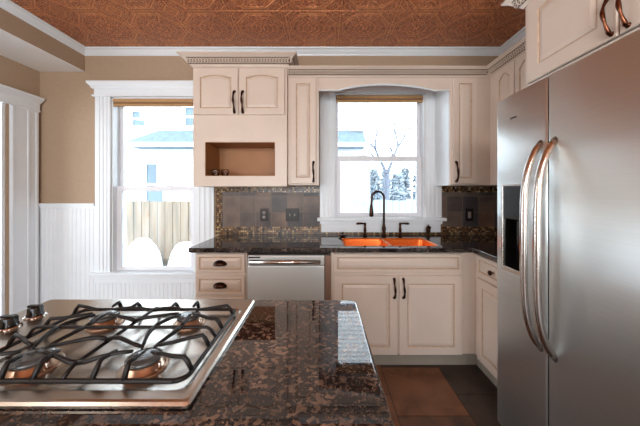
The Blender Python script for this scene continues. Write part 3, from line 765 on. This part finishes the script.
# ------------------------------------------------------------------ refrigerator
XF = .950; FY0, FY1, FS = .535, 1.458, 1.129; FZ0, FZ1 = .075, 1.825
t = thing('refrigerator', 'large stainless side-by-side refrigerator with curved handles and an ice dispenser', 'refrigerator', (1.35, 1.0, 0))
obj('cabinet_shell', MB().box(XF+.082, RW-.03, FY0+.01, FY1-.008, .03, FZ1-.03), 'door_edge', t, .004)
obj('grille', MB().box(XF+.05, XF+.10, FY0+.02, FY1-.02, 0, .068), 'black', t)
def fr_door(ya, yb, hole=None):
    """slightly bowed door; ya<yb; optional hole (y0,y1,z0,z1)"""
    def xf(y):
        s = (y-ya)/(yb-ya)*2-1; e = max(0, abs(s)-.985)/.015
        return XF+.007*s*s+.004*e*e
    yy = sorted(set([ya+(yb-ya)*i/24 for i in range(25)]+[ya+.004, yb-.004, ya+.012, yb-.012]+(list(hole[:2]) if hole else [])))
    zz = sorted(set([FZ0, FZ0+.006, FZ1-.006, FZ1]+(list(hole[2:]) if hole else [])))
    m = MB(); n = len(yy); o = 0
    for z in zz:
        ed = .006 if z in (FZ0, FZ1) else 0
        for y in yy: m.v.append((xf(y)+ed, y, z))
    for j in range(len(zz)-1):
        for i in range(n-1):
            yc, zc_ = (yy[i]+yy[i+1])/2, (zz[j]+zz[j+1])/2
            if hole and hole[0] < yc < hole[1] and hole[2] < zc_ < hole[3]: continue
            m.f.append([j*n+i, j*n+i+1, (j+1)*n+i+1, (j+1)*n+i]); m.mi.append(0); m.sm.append(True)
    # sides, top, bottom, back
    xb = XF+.078; k = len(zz)
    L = [j*n for j in range(k)]; Rr = [j*n+n-1 for j in range(k)]
    for side, y in ((L, ya), (Rr, yb)):
        b = len(m.v); m.v += [(xb, y, zz[0]), (xb, y, zz[-1])]; m.f.append(side+[b+1, b]); m.mi.append(1); m.sm.append(False)
    for j in (0, k-1):
        b = len(m.v); m.v += [(xb, yb, zz[j]), (xb, ya, zz[j])]; m.f.append([j*n+i for i in range(n)]+[b, b+1]); m.mi.append(1); m.sm.append(False)
    m.add([(xb, ya, FZ0), (xb, yb, FZ0), (xb, yb, FZ1), (xb, ya, FZ1)], [(0, 1, 2, 3)], 1)
    return m
H = (1.248, 1.392, .940, 1.200)
fz = obj('freezer_door', fr_door(FS+.003, FY1, H), ['steel', 'door_edge'], t)
fd = obj('fresh_food_door', fr_door(FY0, FS-.003), ['steel', 'door_edge'], t)
xd = XF+.004
c = MB()
c.box(xd+.058, xd+.062, H[0], H[1], H[2], H[3]); c.box(xd, xd+.06, H[0], H[0]+.004, H[2], H[3]); c.box(xd, xd+.06, H[1]-.004, H[1], H[2], H[3]); c.box(xd, xd+.06, H[0], H[1], H[3]-.004, H[3])
dsp = obj('dispenser_cavity', c, 'black', fz, label='black ice and water dispenser recess')
obj('drip_tray', MB().box(xd-.012, xd+.058, H[0], H[1], H[2], H[2]+.012), 'steelplain', dsp, .003, label='pale drip tray')
obj('paddle', MB().box(xd+.03, xd+.040, 1.29, 1.35, 1.06, 1.19), 'black', dsp, .006)
fr = MB().cells([H[0]-.012, H[0], H[1], H[1]+.012], [H[2]-.012, H[2], 1.362, 1.374], lambda u, v: not (H[0] < u < H[1] and H[2] < v < 1.362), xd-.010, xd+.008, Tyz)
obj('dispenser_bezel', fr, 'steelplain', fz, .002)
obj('control_panel', MB().box(xd-.009, xd+.006, H[0], H[1], H[3], 1.362), 'black', fz, .002, label='glossy black control panel')
obj('badge', MB().box(XF-.001, XF+.003, 1.300, 1.345, 1.700, 1.708), 'plate', fz, .001)
for yy, dr in ((1.165, fz), (1.093, fd)):
    pts = []; rad = []
    for i in range(29):
        s = i/28; z = .640+(1.553-.640)*s
        out = .082*(1-abs(2*s-1)**4.5)**.9
        pts.append((XF+.014-out, yy, z)); rad.append(.0135+.001*math.sin(PI*s))
    obj('handle', MB().tube(pts, rad, 14, flat=1.15), 'handle', dr, label='bowed stainless bar handle')

# ------------------------------------------------------------------ island
IX0, IX1, IY0, IY1 = -1.048, .130, .20, 1.030
t = thing('kitchen_island', 'kitchen island with brown speckled granite top in the foreground', 'island', (-.45, .6, 0))
obj('body', MB().box(IX0+.03, IX1-.03, IY0+.03, IY1-.035, .10, .876), 'cabinet', t, .003)
obj('toe_kick', MB().box(IX0+.08, IX1-.08, IY0+.08, IY1-.09, 0, .10), 'toe', t)
sl = MB(); R_ = [rrect(IX0+i, IX1-i, IY0+i, IY1-i, .03-i*.5, z, 6) for i, z in ((.006, .8765), (.001, .880), (0, .886), (0, .906), (.002, .9115), (.006, .9145), (.010, .915))]
sl.rings(R_, sm=True); obj('granite_top', sl, 'granite', t, label='polished tan-brown granite top')
for q in range(2):
    a = IX0+.05+q*.53; m = MB(); TI = lambda u, v, o: (-u, IY1-.035+o, v)
    door_panel(m, TI, -(a+.51), .13, .51, .72, fr=.06); obj('door', m, ['cabinet', 'glaze'], t)
m = MB(); TI2 = lambda u, v, o: (IX1-.03+o, u, v); door_panel(m, TI2, IY0+.05, .13, IY1-IY0-.11, .72, fr=.07); obj('end_panel', m, ['cabinet', 'glaze'], t)

# ------------------------------------------------------------------ cooktop
KX0, KX1, KY0, KY1 = -1.032, -.257, .508, 1.006; Z = .9153
WX0, WX1, WY0, WY1 = -.838, -.277, .540, .920
t = thing('gas_cooktop', 'stainless four-burner gas cooktop set on the island with black knobs', 'cooktop', ((KX0+KX1)/2, .75, Z))
m = MB(); zt = Z+.013
m.rings([rrect(KX0+.006, KX1-.006, KY0+.006, KY1-.006, .008, Z, 5), rrect(KX0, KX1, KY0, KY1, .010, Z+.002, 5), rrect(KX0, KX1, KY0, KY1, .010, Z+.007, 5), rrect(KX0+.004, KX1-.004, KY0+.004, KY1-.004, .009, zt-.001, 5),
         rrect(KX0+.010, KX1-.010, KY0+.010, KY1-.010, .008, zt, 5), rrect(WX0, WX1, WY0, WY1, .03, zt, 5), rrect(WX0+.006, WX1-.006, WY0+.006, WY1-.006, .028, zt-.005, 5),
         rrect(WX0+.03, WX1-.03, WY0+.03, WY1-.03, .02, zt-.007, 5)])
obj('tray', m, 'steelplain', t)
zf = zt-.0068
BURN = [(-.420, .622, .037), (-.420, .830, .033), (-.682, .622, .040), (-.682, .830, .036)]
for bx, by, br in BURN:
    b = obj('burner', MB().lathe([(br*1.42, 0), (br*1.40, .003), (br*1.32, .0040), (br*1.25, .003), (br*1.15, .004), (br*1.05, .016), (br*.9, .018), (.001, .018)], (bx, by, zf), n=28), 'alu', t)
    obj('burner_cap', MB().lathe([(br*.95, .0178), (br*1.02, .020), (br*1.02, .025), (br*.92, .0275), (br*.5, .0285), (.001, .0285)], (bx, by, zf), n=28), 'capgrey', b, label='dark round burner cap')
    obj('igniter', MB().lathe([(.0035, 0), (.0035, .016), (.001, .017)], (bx+br*1.18, by-br*.3, zf+.003), n=8), 'chrome', b)
for i, ky in enumerate((.862, .790, .718, .646)):
    kx = -.936
    k = obj('knob', MB().lathe([(.023, .004), (.0215, .010), (.0195, .013), (.0195, .030), (.0175, .033), (.001, .033)], (kx, ky, zt), n=24).box(kx-.021, kx+.021, ky-.0055, ky+.0055, zt+.014, zt+.0365), 'black', t, label='black control knob')
    obj('knob_skirt', MB().lathe([(.0285, 0), (.028, .003), (.024, .006), (.001, .006)], (kx, ky, zt), n=24), 'chrome', k, label='shiny metal ring under the knob')

# grates: low frame, straight cross bar, rising curved fingers
GZ = zt+.0005; TOP = GZ+.034; GY0, GY1 = .553, .905
GX0, GX1 = -.816, -.286; XM = (GX0+GX1)/2; YM = (BURN[0][1]+BURN[1][1])/2; zl = GZ+.0055; r = .006
t = thing('cooking_grate', 'black cast iron grate with curved fingers over the four burners of the cooktop', 'grate', (XM, YM, GZ))
m = MB(); fr_ = rrect(GX0+r, GX1-r, GY0+r, GY1-r, .026, zl, 5); m.tube(fr_+[fr_[0], fr_[1]], .0052, 8); obj('frame', m, 'iron', t)
m = MB(); m.tube([(GX0+r, YM, zl), (GX0+.022, YM, TOP-.006), (GX0+.032, YM, TOP), (GX1-.032, YM, TOP), (GX1-.022, YM, TOP-.006), (GX1-r, YM, zl)], .0046, 8); obj('cross_bar', m, 'iron', t)
m = MB(); m.tube([(XM, GY0+r, zl), (XM, GY0+.020, TOP-.018), (XM, GY0+.034, TOP-.012), (XM, GY1-.034, TOP-.012), (XM, GY1-.020, TOP-.018), (XM, GY1-r, zl)], .0046, 8); obj('centre_bar', m, 'iron', t)
FR = [.0056, .0056, .0052, .0048, .0045, .0040]
for px, py, pr in BURN:
    near = py < YM; ys = -1 if near else 1            # ys: towards the outer long frame
    xo = GX0+r if px < XM else GX1-r; sx = 1 if xo > px else -1
    def fing(pts): obj('finger', MB().tube(pts, FR, 8), 'iron', t)
    # from the outer short frame: two, steep at the frame, converging on the burner
    for y0, y1 in ((py+ys*.030, py+ys*.006), (py-ys*.060, py-ys*.020)):
        L = abs(xo-px)-.022; g = lambda q: xo-sx*L*q
        fing([(g(0), y0, zl), (g(.10), y0, TOP-.007), (g(.17), y0, TOP+.002), (g(.45), y0+(y1-y0)*.25, TOP), (g(.75), y0+(y1-y0)*.7, TOP-.001), (g(1), y1, TOP-.001)])
    # from the centre bar: a shallow dip, and a humped one
    L = abs(XM-px)-.022; g = lambda q: XM+sx*L*q
    fing([(g(0), py+ys*.028, TOP-.013), (g(.18), py+ys*.028, TOP-.010), (g(.38), py+ys*.024, TOP-.004), (g(.6), py+ys*.018, TOP), (g(.8), py+ys*.012, TOP+.001), (g(1), py+ys*.006, TOP)])
    fing([(g(0), py-ys*.055, TOP-.006), (g(.18), py-ys*.053, TOP), (g(.38), py-ys*.047, TOP+.001), (g(.6), py-ys*.036, TOP), (g(.8), py-ys*.026, TOP-.001), (g(1), py-ys*.018, TOP-.002)])
    # from the cross bar: two curved ones
    for dx in (-.042, .030):
        L = abs(YM-py)-.018; g = lambda q: YM+ys*L*q
        fing([(px+dx, g(0), TOP), (px+dx*.96, g(.2), TOP+.001), (px+dx*.86, g(.4), TOP), (px+dx*.72, g(.6), TOP-.001), (px+dx*.55, g(.8), TOP-.003), (px+dx*.42, g(1), TOP-.006)])
    # from the outer long frame: one over the burner, one beside it
    yo = GY0+r if near else GY1-r
    for dx, dep in ((0, .040), (-sx*.068, .062)):
        g = lambda q: yo-ys*dep*q
        fing([(px+dx, g(0), zl), (px+dx, g(.22), TOP-.008), (px+dx, g(.36), TOP+.002), (px+dx, g(.55), TOP+.001), (px+dx*.97, g(.8), TOP), (px+dx*.94, g(1), TOP-.001)])

# ------------------------------------------------------------------ outdoors
GR = -.65
struct('ground', MB().cells([-40, 40], [BW+.5, 60], lambda u, v: True, GR-.2, GR, ident), 'snow')
HY = 8.0
h = thing('house', 'white-sided neighbouring house with a grey-blue porch roof outside the windows', 'house', (-3.5, HY+2, GR))
obj('wall', MB().box(-9.5, 1.42, HY, HY+4.5, GR, 7.6), 'siding', h)
def outwin(px0, px1, py0, py1):
    f = lambda p: (p-323)/F*HY; g_ = lambda p: CZ+(192-p)/F*HY
    a, b, z0, z1 = f(px0), f(px1), g_(py1), g_(py0); w = .09
    fr = obj('window', MB().cells([a-w, a, b, b+w], [z0-w, z0, z1, z1+w], lambda u, v: not (a < u < b and z0 < v < z1), HY-.05, HY+.02, Txz).box(a, b, HY-.03, HY, (z0+z1)/2-.03, (z0+z1)/2+.03), 'trimout', h)
    obj('pane', MB().box(a, b, HY-.012, HY-.004, z0, z1), 'paneout', fr)
    m = MB(); K = 10
    for q0, q1, lo in ((.45, .72, .35), (.72, .97, .1)):
        pts = [(a+(b-a)*(q0+(q1-q0)*i/K), HY-.016-.008*(i % 2)) for i in range(K+1)]
        m.rings([[(x, y, z) for x, y in pts]+[(pts[-1][0], HY-.013, z), (pts[0][0], HY-.013, z)] for z in (z0+(z1-z0)*lo, z1)])
    obj('curtain', m, 'curtain', fr)
outwin(147, 169, 164, 205); outwin(133, 149, 112, 126); outwin(186, 206, 108, 126)
f = lambda p: (p-323)/F*(HY-.6)
pz = CZ+(192-142)/F*(HY-.6); pt = CZ+(192-130.5)/F*HY
xl = f(124); pr_ = MB()
pr_.add([(xl, HY-.6, pz), (1.2, HY-.6, pz), (1.2, HY, pt), (xl+.62, HY, pt), (xl, HY, pz), (1.2, HY, pz), (xl, HY-.6, pz-.10), (1.2, HY-.6, pz-.10), (xl, HY, pz-.1), (1.2, HY, pz-.1)],
        [(0, 1, 2, 3), (0, 3, 4), (1, 5, 2), (0, 6, 7, 1), (0, 4, 8, 6), (6, 8, 9, 7), (1, 7, 9, 5), (2, 5, 4, 3), (4, 5, 9, 8)])
obj('porch_roof', pr_, 'roof', h)
obj('gutter', MB().box(xl-.03, 1.22, HY-.66, HY-.6, pz-.13, pz-.02), 'trimout', h)

# fences
def fence(name, X0, X1, Y, zt_, mat, label, bw=.135):
    t = thing(name, label, 'fence', ((X0+X1)/2, Y, GR)); m = MB(); x = X0
    while x < X1:
        dz = random.uniform(-.012, .012); dy = random.uniform(0, .006)
        m.box(x+.004, x+bw-.004, Y+dy, Y+.02+dy, GR, zt_+dz); x += bw
    obj('boards', m, mat, t)
    obj('rails', MB().box(X0, X1, Y+.027, Y+.065, GR+.35, GR+.43).box(X0, X1, Y+.027, Y+.065, zt_-.4, zt_-.32), mat, t)
fence('wooden_fence', -3.42, -1.2, 4.6, 1.178, 'fence', 'weathered tan board fence outside the tall left window')
fence('wooden_fence', .1, 4.2, 5.5, 1.165, 'fencevinyl', 'pale grey board fence outside the sink window')

# snow heaps in front of the fence
def heap(cx, cy, rx, ry, hgt, label, seed):
    rnd = random.Random(seed); n, k = 28, 10; rs = []
    for j in range(k+1):
        a = j/k*PI/2; rr_ = math.cos(a)**.7; zz = math.sin(a)
        rs.append([(cx+rx*rr_*math.cos(2*PI*i/n)*(1+.05*math.sin(3*2*PI*i/n+seed)), cy+ry*rr_*math.sin(2*PI*i/n), GR-.01+hgt*zz*(1+.04*math.sin(5*2*PI*i/n+j))) for i in range(n)])
    o = obj('snow_heap', MB().rings(rs, sm=True), 'snow'); tag(o, label, 'snow heap', 'snow heaps outside the window')
heap(-2.87, 4.22, .325, .33, 1.22, 'rounded white snow heap against the fence, the left one of two', 1)
heap(-2.19, 4.22, .325, .33, 1.16, 'rounded white snow heap against the fence, the right one of two', 2)

# bare tree beyond the yard
def tree():
    t = thing('bare_tree', 'bare leafless grey tree seen through the upper sash of the sink window', 'tree', (3.35, 14, GR))
    m = MB(); rnd = random.Random(11)
    def grow(p, d, L, r, lev):
        pts = [p]; q = p.copy(); dd = d.copy()
        for i in range(4):
            dd = (dd+Vector((rnd.uniform(-.16, .16), rnd.uniform(-.16, .16), rnd.uniform(-.02, .12)))).normalized()
            q = q+dd*(L/4); pts.append(q.copy())
        m.tube(pts, [r*(1-.35*i/4) for i in range(5)], 6)
        if lev == 0: return
        for k in range(3 if lev > 1 else 2):
            s = pts[4] if k < 2 else pts[2]
            a = rnd.uniform(.3, .62)*(1 if k % 2 else -1)
            nd = Vector((dd.x*math.cos(a)+dd.z*math.sin(a), dd.y+rnd.uniform(-.3, .3), dd.z*math.cos(a)-dd.x*math.sin(a))).normalized()
            grow(s, nd, L*rnd.uniform(.62, .8), r*.6, lev-1)
    tr = MB().tube([(3.35, 14, GR-.02), (3.32, 14, .8), (3.38, 14, 2.3)], [.2, .16, .14], 8)
    obj('trunk', tr, 'bark', t)
    for d, L in (((-.45, 0, .9), 1.5), ((.5, .1, .9), 1.6)):
        grow(Vector((3.38, 14, 2.25)), Vector(d).normalized(), L, .10, 3)
    obj('branches', m, 'bark', t)
tree()
# distant shrubs
def shrub(cx, cy, w, hgt, seed, label):
    rnd = random.Random(seed); m = MB()
    for i in range(900):
        a = rnd.uniform(0, 2*PI); zz = rnd.random(); rr_ = w*math.sqrt(rnd.random())*(1-.55*zz*zz)
        p = Vector((cx+rr_*math.cos(a), cy+rr_*math.sin(a)*.6, GR+.1+hgt*zz)); s = rnd.uniform(.10, .24)
        d = Vector((rnd.uniform(-1, 1), rnd.uniform(-1, 1), rnd.uniform(-.4, 1))).normalized(); e = d.orthogonal().normalized()
        m.add([p-d*s, p+e*s*.5, p+d*s, p-e*s*.5], [(0, 1, 2, 3)])
    t = thing('shrub', label, 'shrub', (cx, cy, GR), 'shrubs across the yard')
    obj('foliage', m, 'ever', t); obj('stem', MB().tube([(cx, cy, GR-.02), (cx, cy, GR+hgt*.5)], [.06, .03], 6), 'bark', t)
for i, (px, Y, w, hg) in enumerate(((374, 16.5, .56, 3.3), (386, 19.5, .52, 3.5), (397, 16.5, .56, 3.0), (405, 19.5, .52, 3.6), (420, 16.5, .56, 3.7))):
    shrub((px-323)/F*Y, Y, w, hg, 20+i, ['hazy pale shrub next to the house corner', 'hazy pale shrub behind the bare tree trunk', 'lowest hazy pale shrub right of the bare tree trunk', 'hazy pale shrub second from the right edge of the sink window', 'tallest hazy pale shrub at the right edge of the sink window'][i])
wo = obj('power_line', MB().tube([(.42+1.0*s, HY-.12, 3.24-.10*s-.05*math.sin(PI*s)) for s in [i/10 for i in range(11)]], .012, 5), 'wire'); tag(wo, 'thin dark service wire against the white house siding', 'wire')

# ------------------------------------------------------------------ light
wd = bpy.data.worlds.new('sky'); SC.world = wd; wd.use_nodes = True
nt = wd.node_tree; bg = nt.nodes['Background']
tc = nt.nodes.new('ShaderNodeTexCoord'); sp = nt.nodes.new('ShaderNodeSeparateXYZ'); rp = nt.nodes.new('ShaderNodeValToRGB')
nt.links.new(tc.outputs['Generated'], sp.inputs[0]); nt.links.new(sp.outputs[2], rp.inputs[0])
rp.color_ramp.elements[0].position = 0; rp.color_ramp.elements[0].color = (.92, .965, 1, 1)
rp.color_ramp.elements[1].position = .9; rp.color_ramp.elements[1].color = (.72, .86, 1, 1)
nt.links.new(rp.outputs[0], bg.inputs[0]); bg.inputs[1].default_value = 9

def area(name, loc, rot, sx, sy, power, col, portal=False, shape='RECTANGLE'):
    l = bpy.data.lights.new(name, 'AREA'); l.shape = shape; l.size = sx; l.size_y = sy; l.energy = power; l.color = col
    if portal: l.cycles.is_portal = True
    o = bpy.data.objects.new(name, l); C.objects.link(o); o.location = loc; o.rotation_euler = rot; return o
area('portal_window_left', ((W1[0]+W1[1])/2, BW+.2, (W1[2]+W1[3])/2), (-PI/2, 0, 0), W1[1]-W1[0], W1[3]-W1[2], 1, (1, 1, 1), True)
area('portal_window_sink', ((W2[0]+W2[1])/2, BW+.2, (W2[2]+W2[3])/2), (-PI/2, 0, 0), W2[1]-W2[0], W2[3]-W2[2], 1, (1, 1, 1), True)
area('portal_window_front', ((W3[0]+W3[1])/2, FW-.14, (W3[2]+W3[3])/2), (PI/2, 0, 0), W3[1]-W3[0], W3[3]-W3[2], 1, (1, 1, 1), True)
area('portal_window_hall', (-4.82, .95, 1.35), (0, -PI/2, 0), 2.1, 2.7, 1, (1, 1, 1), True)
# added warm fill points, unseen behind the camera, to lift the interior
for x, y, p in ((-1.5, -.4, 34), (.5, -.5, 30), (-.4, -1.8, 28)):
    l = bpy.data.lights.new('fill_light', 'POINT'); l.energy = p; l.color = (1, .885, .79); l.shadow_soft_size = .11
    o = bpy.data.objects.new('fill_light', l); C.objects.link(o); o.location = (x, y, 2.0)
sun = bpy.data.lights.new('sun', 'SUN'); sun.energy = 9; sun.angle = .02; sun.color = (1, .95, .88)
so_ = bpy.data.objects.new('sun', sun); C.objects.link(so_); so_.rotation_euler = Vector((.30, .52, -.80)).to_track_quat('-Z', 'Y').to_euler()
SC.view_settings.view_transform = 'Standard'; SC.view_settings.look = 'None'; SC.view_settings.exposure = -.08; SC.view_settings.gamma = 1
SC.view_settings.use_curve_mapping = False
SC.cycles.use_denoising = True
SC.cycles.max_bounces = 10; SC.cycles.diffuse_bounces = 5; SC.cycles.transparent_max_bounces = 12
SC.cycles.sample_clamp_indirect = 8
SC.cycles.caustics_reflective = False; SC.cycles.caustics_refractive = False
